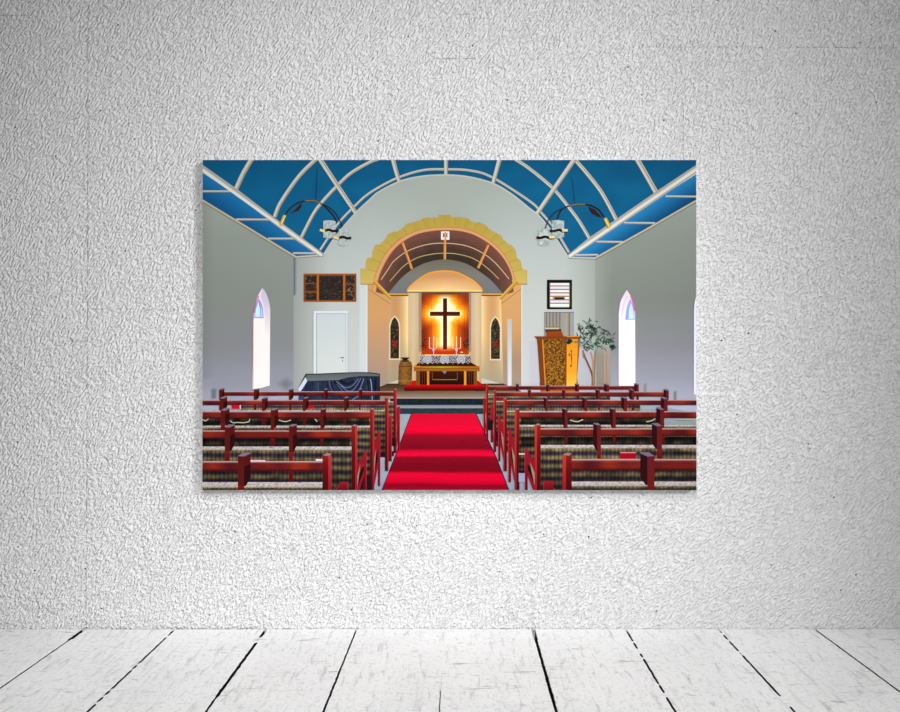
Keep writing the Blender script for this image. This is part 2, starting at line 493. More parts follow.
def cove(side):
    f = (lambda p: p) if side == 'L' else (lambda p: p)
    if side == 'L':
        out = [(202, 172), (233, 193), (271.8, 221), (301, 243), (319, 255.2), (296.3, 257), (202, 199.5)]
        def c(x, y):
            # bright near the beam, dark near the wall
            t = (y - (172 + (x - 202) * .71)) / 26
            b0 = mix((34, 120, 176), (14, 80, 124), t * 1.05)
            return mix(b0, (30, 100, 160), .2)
        bars = [((203, 191.3), (230, 191.3)), ((236, 219.4), (270.5, 219.6)), ((268, 238.6), (295.6, 238.6)), ((293, 253.1), (317, 253.3)), ((296, 257.1), (324, 255.2))]
        beam = [(201, 163.6), (236, 188.3), (272.7, 216.3), (301, 237), (325, 254.6), (319, 256), (296, 240.4), (271.8, 222.3), (233, 192.8), (201, 170.8)]
        mid = [(201, 168.6), (272, 219.6), (322, 255.6)]
        low = [(201, 199.4), (250, 229), (296.3, 257.2)]
    else:
        out = [(697, 173.5), (662.2, 196), (622.6, 222.5), (596, 240.5), (572, 257.5), (595, 258), (697, 199.5)]
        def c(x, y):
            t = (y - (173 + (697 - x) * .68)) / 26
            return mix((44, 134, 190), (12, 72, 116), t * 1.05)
        bars = [((665.5, 196.3), (697, 196.6)), ((624, 222.8), (655, 223.1)), ((596.5, 241.7), (623, 242)), ((575, 255.1), (598, 254.8)), ((568, 257.7), (595, 258.3))]
        beam = [(698, 163.6), (658.4, 190), (617, 218.6), (590, 237), (567, 255.6), (570.5, 258.3), (596, 241), (622.6, 223), (662.2, 196.4), (698, 172)]
        mid = [(698, 168), (640, 207.4), (569, 256.6)]
        low = [(698, 199.6), (648, 228.5), (595, 258.2)]
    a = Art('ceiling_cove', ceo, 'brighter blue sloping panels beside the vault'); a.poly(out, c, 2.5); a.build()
    for q in bars:
        r = Art('ceiling_rib', ceo, 'short level rib across the blue side panels'); r.stroke(list(q), 1.9, (196, 192, 178)); r.stroke([(q[0][0], q[0][1] + .9), (q[1][0], q[1][1] + .9)], .7, (134, 128, 116)); r.build()
    a = Art('ceiling_beam', ceo, 'long pale beam running along the foot of the vault')
    a.poly(beam, (170, 168, 158)); a.stroke(mid, 3.4, (226, 225, 218), 2.4)
    a.stroke([(p[0], p[1] - 2.0) for p in mid], .8, (186, 180, 162)); a.build()
    a = Art('cornice', ceo, 'thin cream moulding along the top of the side wall')
    a.stroke(low, 1.8, (192, 184, 156)); a.stroke([(p[0], p[1] + 1.6) for p in low], .7, (112, 108, 88)); a.build()
cove('L'); cove('R')

# ---------------- apse
ap = Art('apse', label='warm lit apse behind the yellow arch')
ap.rect(367.4, 284, 391.5, 388, grad([(284, (206, 158, 100)), (315, (208, 156, 102)), (345, (190, 150, 118)), (386, (160, 142, 130))]), 3)
ap.rect(500, 284, 521.4, 388, grad([(284, (216, 166, 104)), (330, (204, 154, 104)), (360, (168, 138, 112)), (388, (160, 146, 130))]), 3)
ap.poly([(389, 294.3), (409, 294.3), (409, 380), (387.5, 384), (389, 340)], lambda x, y: mix(mix((196, 148, 100), (255, 226, 160), ((x - 395) / 13) ** 2), (160, 150, 128), (y - 335) / 50), 2)
ap.poly([(481, 294.3), (501, 294.3), (502, 340), (503.5, 384), (481, 380)], lambda x, y: mix(mix((206, 156, 104), (255, 226, 160), ((492 - x) / 11) ** 2), (162, 154, 130), (y - 335) / 50), 2)
ap.poly([(388.4, 383), (409, 377), (409, 380), (388, 386)], (196, 190, 178)); ap.poly([(502.6, 384), (481, 378), (481, 381), (503, 387)], (196, 190, 178))
# side wall mouldings
ap.stroke([(368, 289), (390.5, 304)], .7, (170, 118, 76)); ap.stroke([(521, 289), (501, 304)], .7, (160, 112, 70))
ap.rect(507.2, 319, 511.9, 388, (214, 184, 150)); ap.rect(508.2, 320, 511.2, 388, grad([(320, (176, 190, 196)), (388, (216, 226, 240))]), 8)
ap.poly([(367.5, 388), (386, 384.3), (386, 386), (367.5, 391)], (214, 190, 160))
apo = ap.build()

vl = Art('apse_vault', apo, 'dull purple brown barrel vault with fine cream lines')
outer = cr([(372, 292), (374.5, 277), (380.8, 260.8), (388.3, 249.4), (400.6, 238), (416.7, 230.5), (431.8, 227.7), (446, 226.8), (462, 227.7), (477, 232.5), (492.2, 242), (503.5, 253.2), (511, 266), (515.5, 279.7), (517, 292)])
inner = cr([(376, 292), (379.8, 275), (389, 256.5), (400.6, 243.5), (416.7, 234.5), (431.8, 231.2), (446, 230.3), (460.1, 231.2), (475.3, 235.5), (490.3, 244.8), (501.7, 256), (509.2, 268.4), (512.5, 280), (513.5, 292)])
lineB = cr([(389, 290.5), (395, 277), (403.5, 266.5), (416.7, 258), (431.8, 254.2), (445, 253.2), (458.2, 254.2), (473.3, 258.5), (486.6, 267.4), (498.8, 278.7), (504, 290)])
endw = cr([(389.5, 292), (399.7, 279.7), (411, 270.2), (426.1, 262.7), (443.1, 259.5), (460.1, 261.7), (473.3, 267.4), (490.3, 279.7), (501.5, 292)])
def vc(x, y):
    r = math.hypot((x - 445) / 68, (y - 292) / 62)
    c = mix((58, 48, 40), (118, 76, 66), (r - .6) / .38)
    k = noise.noise(Vector((math.atan2(y - 292, x - 445) * 6, r * 30, 2))) * 8
    return (c[0] + k, c[1] + k * .7, c[2] + k * .6)
vl.poly(inner + [(502, 296), (389, 296)], vc, 2)
vl.build()
for P, wd, c in (([(381, 279.7), (389, 268), (394, 261), (407.2, 251.3), (426.1, 244.7), (445, 243.2), (465.8, 245.7), (482.8, 253.2), (496, 263.6), (509, 279)], .9, (206, 176, 130)),
                 ([(390, 281), (391.2, 279.7), (403.4, 266.4), (416.7, 258), (431.8, 254.2), (445, 253.2), (458.2, 254.2), (473.3, 258.5), (486.6, 267.4), (499, 279)], .9, (186, 158, 104))):
    q = Art('vault_rib', apo, 'fine cream line across the apse vault'); q.stroke(cr(P), wd, c); q.build()
for a0, b0, ww in (((402.6, 242.5), (411.9, 269), 2.4), ((445, 231), (444.8, 259.4), 2.5), ((488.4, 245), (478, 268.2), 2.4)):
    q = Art('vault_rib', apo, 'orange lengthwise batten on the apse vault'); q.stroke([a0, b0], ww, (206, 132, 70)); q.stroke([(a0[0] + .5, a0[1]), (b0[0] + .5, b0[1])], .7, (238, 170, 96)); q.build()
q = Art('apse_end_wall', apo, 'grey end wall over the altar niche')
q.poly(endw + [(505, 294.4), (387, 294.4)], grad([(259, (112, 106, 92)), (275, (124, 122, 114)), (294, (112, 118, 122))]), 3)
q.rect(388, 293.6, 409, 294.8, (232, 170, 80)); q.rect(481, 293.6, 502, 294.8, (232, 170, 80)); q.build()

am = Art('arch_moulding', apo, 'pink and orange moulding lining the arch')
def band(obj, A, B, col, step=None):
    n = min(len(A), len(B)); obj.up()
    for i in range(n - 1):
        obj.poly([A[i], A[i + 1], B[i + 1], B[i]], col, step, up=False)
mid1 = [((o_[0] * .82 + i_[0] * .18), (o_[1] * .82 + i_[1] * .18)) for o_, i_ in zip(outer, inner)]
mid2 = [((o_[0] * .2 + i_[0] * .8), (o_[1] * .2 + i_[1] * .8)) for o_, i_ in zip(outer, inner)]
band(am, outer, inner, (214, 128, 44)); band(am, mid1, mid2, (212, 162, 124)); am.build()

ya = Art('stepped_arch', apo, 'mustard yellow stepped stone surround of the arch')
st = [(360.3, 284), (360.4, 268.4), (365.5, 268.6), (365.8, 260.8), (367.6, 258), (372, 258), (372.3, 251.3), (375.2, 244.7), (379.8, 244.4), (386.4, 238), (386.6, 235.3),
      (394, 231.4), (396.8, 231.6), (404.4, 227.7), (404.5, 225), (411, 222.6), (413, 222.8), (420.5, 220), (423.2, 218.3), (428, 217.3), (430.8, 218.2), (438.5, 217.3), (438.6, 214.9),
      (451, 214.9), (451.2, 217.4), (462, 217.4), (469.5, 219), (469.6, 221), (477.2, 223.3), (479, 222), (486.5, 225.8), (488.5, 228.7), (495, 232.5), (501.6, 236.2), (502.6, 239),
      (509.3, 244.7), (511, 244.7), (515.8, 250.4), (516.8, 258), (520.6, 260.8), (522.5, 269.3), (527.2, 270.2), (527.4, 284)]
def yc(x, y):
    a_ = math.atan2(292 - y, x - 445)
    k = (a_ * 13) % 1.0
    c = mix((190, 166, 80), (176, 152, 62), (220 - y + 30) / 60)
    if y > 262: c = mix(c, (204, 180, 98), (y - 262) / 20)
    d = noise.noise(Vector((a_ * 14, 0, 3))) * 5
    return (c[0] + d, c[1] + d, c[2] + d)
ring = st + [(516.5, 284)] + [p for p in reversed(outer) if p[1] < 286] + [(373.5, 284)]
ya.poly([(x, y - .0) for x, y in st] + [(512.5, 284), (512, 280)] + [p for p in reversed(outer) if p[1] < 280] + [(376.5, 280), (376, 284)], yc, 2)
for k in range(2, 21):
    t = math.pi * (k + .5) / 23
    r0, r1 = 71.5, 82.5
    ya.stroke([(445 + r0 * math.cos(t), 296 - r0 * math.sin(t)), (445 + r1 * math.cos(t), 296 - r1 * math.sin(t) * .98)], .35, (156, 130, 54))
ya.stroke([(360.3, 284.2), (376, 284.2)], .8, (150, 118, 50)); ya.stroke([(512.5, 284.2), (527.4, 284.2)], .8, (150, 118, 50))
ya.build()
for P in ([(374, 281), (391.4, 299)], [(517, 281), (500, 299)]):
    q = Art('cornice', apo, 'yellow cornice dropping along the side of the apse')
    q.stroke(P, 4.2, (186, 138, 50), 3.0); q.stroke([(p[0], p[1] - 1) for p in P], 1.3, (222, 176, 84)); q.build()

nc = Art('altar_niche', apo, 'cream niche framing the lit cross')
nt_ = cr([(408, 292.3), (408, 289), (414.8, 282.3), (426, 274.7), (434, 272), (444.8, 271), (455, 272), (462, 274.7), (474, 281.3), (481.6, 289), (481.6, 292.3)])
nc.poly(nt_, lambda x, y: mix((206, 148, 96), (255, 222, 158), max(0, (y - 276) / 16) * (1 - abs(x - 445) / 70)), 2)
nc.stroke(nt_, 1.5, (240, 160, 40))
colc = lambda x, y: mix(mix((204, 178, 142), (180, 148, 108), (y - 330) / 60), (230, 206, 164), max(0, 1 - abs(abs(x - 445) - 32) / 4) * .5)
nc.rect(408.2, 292.3, 422, 385, colc, 3); nc.rect(468.6, 292.3, 481.6, 385, colc, 3)
nc.rect(408.6, 291.6, 481.4, 292.8, (110, 86, 64)); nc.rect(408.4, 290, 481.4, 291.6, (255, 214, 130))
nc.rect(418.6, 293, 421.4, 352, (158, 140, 118)); nc.rect(468.9, 293, 471.2, 352, (150, 134, 116))
nc.build()
ip = Art('lit_wood_panel', apo, 'wood panel glowing orange and white around the cross')
def glow(x, y):
    # distance to the shape of the cross
    dv = math.hypot((x - 445), max(0, 300 - y, y - 346)); dh = math.hypot(max(0, abs(x - 445) - 13), (y - 313.7))
    t2 = math.hypot((x - 445), (y - 312)) - 6.8
    t = min(dv + .3, dh * 1.1 + 1.6, max(2.6, t2) + 1.0)
    wob = noise.noise(Vector((x * .6, y * .04, 1))) * 1.3
    t += wob * (t > 6)
    st_ = [(0, (255, 255, 240)), (3.4, (255, 252, 212)), (5.2, (255, 232, 140)), (7.6, (255, 186, 48)), (10.5, (246, 140, 18)), (14, (208, 88, 16)), (18, (160, 56, 18)), (24, (108, 36, 16))]
    c = st_[-1][1]
    for (p, a_), (q_, b_) in zip(st_[:-1], st_[1:]):
        if t <= q_: c = mix(a_, b_, (t - p) / (q_ - p)); break
    if y > 345: c = mix(c, (196, 48, 12), (y - 345) / 7)
    if y < 299: c = mix(c, (150, 66, 30), (299 - y) / 7)
    return c
ip.rect(421.4, 293, 468.9, 357, glow, .8)
ip.rect(421.4, 293, 468.9, 294.4, (110, 56, 36))
for x in (424, 431.5, 458.5, 464.5): ip.rect(x, 294, x + .35, 352, lambda X, Y: tuple(v * .82 for v in glow(X, Y)), 3)
ip.build()
q = Art('cross', apo, 'plain dark wooden cross lit from behind')
q.rect(443, 298.3, 447.1, 349.4, grad([(298, (64, 26, 12)), (330, (84, 30, 10)), (349, (104, 24, 8))]), 4)
q.rect(429.9, 311.7, 460, 316, (70, 26, 12)); q.rect(430.5, 314.6, 459.5, 316, (120, 34, 12)); q.rect(443, 308, 447.1, 320, (66, 24, 10)); q.build()

def gothic(x0, x1, yt, yb):
    cx = (x0 + x1) / 2
    L_ = cr([(x0, yt + 10), (x0 + (cx - x0) * .35, yt + 4), (cx, yt)], 5)
    return [(x0, yb)] + L_ + [(2 * cx - p[0], p[1]) for p in reversed(L_[:-1])] + [(x1, yb)]
for (x0, x1, yt, yb) in ((389.2, 400.2, 315.4, 359.8), (489.8, 501, 316, 360.3)):
    q = Art('stained_window', apo, 'narrow dark stained glass window with a white surround')
    q.poly(gothic(x0, x1, yt, yb), (226, 208, 174))
    sd = x0
    def sg(x, y):
        n = N2(x, y, .45, sd); m_ = N2(x, y, .8, sd + 3)
        c = (30, 32, 26)
        if n > .15: c = (50, 62, 50)
        if m_ > .3: c = (100, 80, 48)
        if abs(x - (x0 + x1) / 2) < 2 and abs(y - (yb - 16)) < 3: c = (150, 34, 20)
        if m_ < -.3: c = (88, 28, 20)
        return c
    q.poly(gothic(x0 + 1.1, x1 - 1.1, yt + 1.6, yb - 1.3), sg, .9); q.build()
q = Art('lamp', apo, 'small white boxy lamp at the crown of the arch')
q.rect(441, 231.4, 449.4, 239.8, (236, 238, 240)); q.rect(442.8, 233.2, 447.6, 237.2, (120, 110, 104)); q.rect(444.4, 232, 446.4, 240, (226, 150, 84)); q.build()

# platform floor, steps
pf = Art('platform_floor', label='brown and grey floor of the raised altar platform')
pf.poly([(367, 391), (388, 383.5), (503, 383.5), (521, 391), (521, 400), (367, 400)], grad([(384, (62, 46, 30)), (390, (96, 72, 48)), (394, (124, 108, 92)), (398.5, (150, 134, 122))]), 2)
pfo = pf.build()
q = Art('carpet_step', pfo, 'red carpeted step under the altar')
q.poly([(411, 380.5), (478, 380.5), (486, 387.6), (484.5, 391), (404.6, 391), (403.4, 388)], grad([(380, (196, 22, 12)), (386, (186, 6, 14)), (388, (120, 4, 10)), (391, (50, 8, 8))]), 1.2)
q.rect(415, 390.8, 475, 391.8, (150, 72, 22)); q.build()
sp_ = Art('altar_steps', label='two dark stone steps with pale nosings below the altar')
sp_.rect(390, 398.4, 487, 405, noisy((24, 36, 44), 14, .4, .4, 2), 1.2)
sp_.rect(390, 405, 487, 408.2, grad([(405, (122, 130, 138)), (408, (150, 152, 158))]))
sp_.rect(390, 408.2, 487, 414.2, noisy((42, 54, 62), 10, .3, .5, 4), 1.5)
sp_.rect(390, 397.2, 487, 398.6, (164, 146, 134)); sp_.build()

fl = Art('church_floor', label='blue grey floor beside the red carpet')
fl.poly([(294, 392), (398, 414), (487, 414), (595, 392), (697, 414), (697, 491), (202, 491), (202, 414)], noisy(grad([(392, (176, 184, 205)), (414, (142, 158, 164)), (440, (160, 168, 178)), (490, (140, 154, 172))]), 12, .08, .2, 1), 4)
fl.build()
ca = Art('aisle_carpet', label='bright crimson carpet running up the aisle with darker bands')
def cc(x, y):
    w_ = y + noise.noise(Vector((x * .022, y * .03, 1))) * 1.6 - (x - 445) * .006
    st_ = [(412, (216, 4, 46)), (420, (214, 8, 50)), (430.5, (236, 0, 50)), (433, (214, 2, 44)), (435, (156, 4, 36)), (441, (134, 6, 32)), (449.5, (122, 4, 28)), (451.5, (206, 2, 44)), (455.5, (236, 4, 60)), (458, (140, 2, 32)), (465, (118, 4, 26)), (471, (122, 0, 26)), (473, (222, 0, 46)), (478, (218, 0, 48)), (482, (196, 0, 40)), (484.5, (136, 0, 30)), (490, (150, 2, 34))]
    c = st_[-1][1]
    for (p, a_), (q_, b_) in zip(st_[:-1], st_[1:]):
        if w_ <= q_: c = mix(a_, b_, (w_ - p) / (q_ - p)); break
    k = noise.noise(Vector((x * .9, y * .9, 4))) * 12
    return (c[0] + k, max(0, c[1]), c[2] + k * .3)
ca.poly([(411.4, 413.9), (476, 413.9), (484, 432), (496, 457), (509.2, 491), (381.5, 491), (398, 449)], cc, 1.3)
ca.stroke([(411.4, 413.9), (398, 449), (381.5, 491)], .9, (70, 20, 34)); ca.stroke([(476, 413.9), (496, 457), (509.2, 491)], 1, (60, 14, 30))
ca.build()

# ---------------- altar and what stands there
al = Art('altar', label='wooden altar table with open bays below')
al.rect(416, 370, 477, 384.5, grad([(370, (70, 22, 8)), (384, (26, 10, 8))]), 4)
al.poly([(419, 362.5), (471, 362.5), (479.6, 367.3), (413.6, 367.3)], (52, 20, 14))
al.rect(413.6, 366.2, 479.6, 368.1, lambda x, y: mix((176, 98, 22), (170, 160, 20), 1 - abs(x - 441) / 26), 3)
al.rect(414, 368, 479.6, 371.2, (138, 80, 24)); al.rect(414.8, 369.6, 478.8, 370.3, (182, 116, 40))
for x0, x1, c in ((416, 420, (124, 72, 22)), (427, 429.2, (224, 140, 28)), (464, 466.3, (228, 148, 30)), (473.6, 477, (124, 70, 22))):
    al.rect(x0, 371, x1, 385, c)
al.rect(432, 379.2, 457.4, 380, (164, 104, 26)); al.rect(432, 372, 432.7, 380, (128, 70, 20)); al.rect(457, 372, 457.7, 380, (128, 70, 20))
for x in (422, 424.4, 469, 471.2): al.rect(x, 371.2, x + .6, 384, (110, 50, 20))
al.poly([(442, 371.2), (447, 371.2), (444.6, 374)], (140, 130, 130))
al.rect(414, 365.8, 420, 366.8, (214, 130, 40)); alo = al.build()
lc = Art('lace_cloth', alo, 'white lace altar cloth with a scalloped lower edge')
sc = [(420.5, 355.2), (470.5, 355.2), (471.5, 365)]
for k in range(10, 0, -1):
    x1_ = 420 + k * 5.1; x0_ = x1_ - 5.1
    for j in range(6):
        t = j / 6; sc.append((x1_ - 5.1 * t, 361.6 + 2.4 * math.sin(math.pi * t)))
sc += [(419.5, 364.6)]
def lace(x, y):
    k = math.sin((x - 420) * 2.46) * math.sin((y - 355) * 2.0)
    n = N2(x, y, 1.1, 4)
    c = (176, 170, 170) if (k + n * 1.3) > .05 else (62, 48, 62)
    for cx in (427.5, 444.6, 461):
        r = math.hypot(x - cx, y - 359.5)
        if r < 4.6: c = (150, 146, 156) if (r % 2.1) < 1.2 else (196, 194, 196)
    return mix(c, (214, 210, 206), max(0, 1 - (y - 355) / 1.3))
lc.poly(sc, lace, .55); lc.rect(422, 354.4, 469, 355.3, (226, 196, 110)); lc.build()
for xs in ((429.4, 433.6, 436.7), (452.6, 456.5, 460.6)):
    c0 = xs[1]
    q = Art('candelabrum', label='slim silver candelabrum with three white candles on the altar, %s of the cross' % ('left' if c0 < 445 else 'right'))
    q.rect(c0 - .4, 347, c0 + .4, 354.8, (204, 196, 210)); q.stroke(cr([(xs[0], 347.6), (xs[0] + .3, 348.2), (c0, 348.5), (xs[2] - .3, 348.2), (xs[2], 347.6)], 3), .6, (214, 186, 180))
    q.disc(c0, 350, 1.3, 1.1, (196, 190, 204), 8); qo = q.build()
    for x in xs:
        a_ = Art('candle', qo, 'slender white candle'); a_.rect(x - .32, 336.4 + (.8 if x != c0 else 0), x + .42, 347.8, (240, 212, 180)); a_.build()
for x, s_ in ((423.6, 1), (466.2, -1)):
    q = Art('flower_vase', label='vase of dark green leaves and flowers at the %s end of the altar' % ('left' if s_ > 0 else 'right'))
    q.poly([(x - 1, 349), (x + 1.1, 349), (x + .8, 354.8), (x - .7, 354.8)], (120, 82, 20)); qo = q.build()
    q = Art('flowers', qo, 'dark green leaves with red blooms')
    for k in range(16):
        ax, ay = x + random.uniform(-2.6, 2.6), 344.6 + random.uniform(-4.5, 4.6)
        q.disc(ax, ay, random.uniform(.5, 1.1), random.uniform(.5, 1.1), random.choice([(30, 52, 26), (40, 66, 34), (24, 34, 20), (120, 24, 20), (54, 30, 20)]), 7)
    q.build()
q = Art('small_light', label='tiny pale lamp glowing at the right of the altar'); q.disc(461.8, 352.3, 1.1, .6, (255, 240, 190), 8); q.build()

fo = Art('baptismal_font', label='carved brown wooden font at the left of the altar')
fo.poly([(400, 361.5), (411, 361.5), (412.3, 366), (411.6, 384.5), (398.2, 384.5), (398.8, 366)], lambda x, y: mix((150, 100, 44), (84, 56, 26), abs(x - 405) / 9 + N2(x, y, .9, 6) * .9), 1)
fo.rect(399, 366, 411.8, 366.8, (84, 50, 20)); fo.rect(398.4, 380.5, 412, 381.2, (176, 116, 44))
fo.poly([(401.4, 357.4), (408.8, 357.4), (409.4, 358.4), (407.6, 359.2), (407.8, 360.6), (402.4, 360.6), (402.8, 359.2), (401, 358.4)], (34, 24, 18))
fo.disc(405, 361, 4.8, .9, (66, 44, 22)); fo.build()

# ---------------- left end wall furniture
hb = Art('panelled_painting', label='long dark wooden framed panel picture above the white door')
hb.rect(303.6, 273.6, 356.4, 301.8, (128, 70, 34)); hb.rect(303.6, 273.6, 356.4, 274.6, (176, 92, 38)); hb.rect(303.8, 300.8, 356.2, 301.8, (166, 80, 32))
hbo = hb.build()
def darkpic(x0, y0, x1, y1, k, strength=1):
    q = Art('painted_panel', hbo, 'dark painted scene in the wooden frame')
    def f(x, y):
        n = N2(x, y, .5, k); m_ = N2(x, y * .6, .9, k + 2)
        c = mix((36, 38, 38), (72, 40, 32), n * 1.2 + .2)
        if m_ > .25: c = mix(c, (150, 136, 100), min(1, (m_ - .25) * 2 * strength))
        return c
    q.rect(x0, y0, x1, y1, f, .9); q.build()
darkpic(319, 276, 343, 300, 1, .6)
for i, (y0, y1) in enumerate(((275.8, 283), (284.2, 290.8), (293, 300))): darkpic(305.6, y0, 316.4, y1, 3 + i)
for i, (y0, y1) in enumerate(((276, 283.6), (285, 290.6), (291.8, 300.2))): darkpic(345.6, y0, 354.4, y1, 8 + i, 1.6)
for x in (317, 343.2):
    hb2 = Art('frame_post', hbo, 'orange brown upright of the frame'); hb2.rect(x, 274.6, x + 2, 301, (178, 104, 40)); hb2.build()

dr = Art('door', label='plain white door in a white frame behind the covered piano')
dr.rect(313.4, 311, 348.4, 374.5, (222, 228, 232)); dr.rect(313, 311, 313.7, 374, (168, 172, 168)); dr.rect(347.6, 312, 348.4, 374, (172, 182, 186))
dr.rect(316, 313.2, 346.4, 374, (168, 176, 178)); dro = dr.build()
q = Art('door_leaf', dro, 'white door leaf'); q.rect(317, 314, 345.8, 374, grad([(314, (202, 210, 213)), (374, (212, 217, 214))]), 10); q.build()
q = Art('door_handle', dro, 'small metal lever handle'); q.rect(340.8, 357.2, 344, 358.3, (80, 84, 92)); q.rect(338, 357.6, 341, 358, (150, 156, 160)); q.disc(342.6, 361, .6, .9, (166, 92, 84), 8); q.build()

gp = Art('covered_piano', label='grand piano under a draped dark blue cloth, left of the apse')
gp.poly([(299, 391.5), (306.4, 375), (380, 374), (380.2, 400), (298, 404)], grad([(376, (30, 40, 66)), (392, (44, 56, 92)), (402, (56, 72, 112))]), 4)
gpo = gp.build()
q = Art('cloth', gpo, 'dark blue cloth hanging in soft folds')
def cl(x, y):
    v = .35 + .25 * noise.noise(Vector((x * .35, y * .12, 2))) + .2 * noise.noise(Vector((x * .9, y * .2, 5)))
    v += max(0, 1 - abs(x - 318) / 6) * .16
    if x < 306: v -= .2
    if x > 372: v -= .12
    return mix((18, 22, 34), (72, 88, 128), v)
q.poly([(306, 380.5), (330, 380), (346, 377.6), (358, 376.8), (380, 376), (380, 402), (303, 403)], cl, .9)
for P, wd, c in (([(334, 381.5), (341, 388), (345, 392)], 2.2, (16, 20, 32)), ([(340, 380.5), (347, 384), (354, 381)], 2.4, (18, 22, 38)), ([(357, 380), (353, 387), (345, 389.6)], 1.6, (20, 24, 40)),
                 ([(331, 382), (332.4, 388), (335, 393)], 1.3, (20, 26, 42)), ([(362, 379), (358.4, 388), (356, 392)], 1.4, (22, 26, 44)), ([(367.6, 380), (368.6, 390), (368.6, 400)], 1.6, (20, 24, 40)), ([(375, 379), (376, 400)], 1.6, (18, 22, 36)),
                 ([(336.4, 381.4), (345.3, 387.4), (352.5, 385.6), (358.4, 378.6)], .9, (112, 122, 158)), ([(341, 386), (349, 391.4), (354.6, 388.4), (361, 378.4)], .9, (104, 116, 156)), ([(329, 381), (330.6, 387), (333, 392)], .8, (92, 106, 146)),
                 ([(363.8, 378.6), (361.6, 385), (359.4, 391)], .9, (120, 130, 168)), ([(370.4, 379), (371.6, 386), (372.4, 401)], .9, (150, 158, 196)), ([(353, 394), (358, 390.6), (361, 386)], .8, (86, 100, 142)), ([(318, 382), (318.6, 392)], 1.0, (66, 82, 112)),
                 ([(337, 384), (343, 391), (347, 396)], .9, (84, 98, 136)), ([(352, 400), (358, 396), (364, 391)], 1.2, (96, 112, 160)), ([(323, 382), (324, 392)], .8, (30, 38, 52))):
    q.stroke(cr(P), wd, c, wd * .7)
q.build()
q = Art('piano_lid', gpo, 'flat dull grey top of the piano')
q.poly([(306.2, 373.8), (322, 373.6), (345, 372.4), (368, 372.4), (379.6, 373.8), (379, 376.2), (360, 376), (348, 377.4), (338, 380), (324, 380.4), (306.8, 381)], grad([(372, (120, 128, 128)), (374, (92, 100, 100)), (381, (112, 120, 120))]), 2)
q.stroke(cr([(305.8, 374.2), (322, 373.9), (345, 372.9), (368, 372.7), (380, 374.2)], 3), 1.0, (36, 42, 48)); q.stroke([(299, 388), (306, 374.4)], 1.2, (40, 48, 60))
q.poly([(298.4, 388.4), (305.6, 377), (307.2, 381.2), (301.2, 390.8), (298.8, 391.4)], (210, 216, 238)); q.build()

# ---------------- right end wall furniture
hy = Art('hymn_board', label='black framed hymn board with white rows above the pulpit')
hy.rect(546.9, 279.8, 572, 309.2, (18, 16, 22)); hyo = hy.build()
for k in range(7):
    y0 = 283 + k * 3.45
    q = Art('number_row', hyo, 'white row of the hymn board'); q.rect(550.2, y0, 569, y0 + 2.6, (222, 222, 234) if k % 2 else (232, 238, 226)); q.rect(550.2, y0 + 2.5, 569, y0 + 3.5, (140, 74, 54) if k < 6 else (222, 222, 226)); q.build()
q = Art('number_plate', hyo, 'small brown plate on the hymn board'); q.rect(552.6, 296.4, 565, 300.4, (180, 140, 78)); q.rect(554.6, 297.4, 564, 299.6, (34, 28, 26)); q.build()
q = Art('frame_edge', hyo, 'gilt inner edge of the black frame'); q.rect(569, 283, 569.9, 307, (140, 130, 60)); q.build()
q = Art('frame_edge', hyo, 'reddish inner edge of the black frame'); q.rect(549.4, 283, 550.2, 307, (150, 90, 70)); q.build()
cu = Art('curtained_opening', label='curtained opening in the wall just above the pulpit')
cu.rect(544.2, 312, 573.9, 337, grad([(544, (140, 136, 130)), (560, (148, 146, 138)), (566, (160, 160, 152)), (570, (150, 156, 158))], 0), 3)
cu.rect(544.2, 312, 573.9, 312.7, (104, 100, 94)); cuo = cu.build()
q = Art('curtain', cuo, 'grey beige curtain with upright folds'); q.rect(545, 312.8, 562, 337, lambda x, y: mix((158, 152, 144), (100, 94, 88), (.5 + .5 * math.sin(x * 1.9)) ** 3), .8); q.build()
q = Art('wood_trim', cuo, 'brown upright beside the curtain'); q.rect(567.6, 313, 569.2, 337, (166, 134, 104)); q.rect(569.2, 313, 569.8, 337, (96, 84, 74)); q.rect(544.6, 326.2, 560, 327.2, (138, 134, 84)); q.build()

pu = Art('pulpit', label='carved golden brown wooden pulpit on the right of the arch')
pu.poly([(536.6, 338), (580.4, 338), (579.2, 350), (577, 378), (578, 384), (577.6, 396), (541, 396), (539.6, 383), (541, 378), (538.2, 350)], (158, 84, 26))
pu.poly([(537, 338), (541.6, 338), (545, 388), (540.4, 388)], (122, 62, 22)); pu.stroke([(542.6, 340), (545.4, 386)], 1.0, (222, 144, 44))
puo = pu.build()
q = Art('carved_panel', puo, 'dark gold panel of dense leafy carving')
def carve(x, y):
    n = N2(x, y, .75, 11); m_ = N2(x, y, 1.5, 12)
    return mix((70, 42, 16), (206, 142, 48), .38 + n * .9 + m_ * .6)
q.poly([(543.4, 339.5), (566, 338.8), (565.6, 386), (546.6, 386)], carve, .6); q.poly([(565.2, 338.6), (566.6, 338.6), (566.2, 388), (564.6, 388)], (134, 66, 24)); q.build()
q = Art('side_panel', puo, 'bright orange side panel with a small inlaid cross')
q.poly([(566.8, 337.8), (578, 338), (576.4, 386), (566.4, 388)], grad([(338, (214, 146, 40)), (350, (238, 156, 40)), (372, (242, 164, 42)), (388, (252, 200, 90))]), 3)
q.rect(571.2, 349.5, 572, 367, (150, 96, 50)); q.rect(570.6, 350.4, 571.6, 352, (90, 60, 40)); q.rect(568.6, 353.4, 570.4, 356, (130, 90, 54)); q.rect(570.8, 355, 571.8, 360, (110, 66, 44)); q.rect(573.6, 353.8, 574.6, 355.4, (196, 130, 50)); q.disc(570.6, 366, .8, 1, (120, 84, 60), 8); q.build()
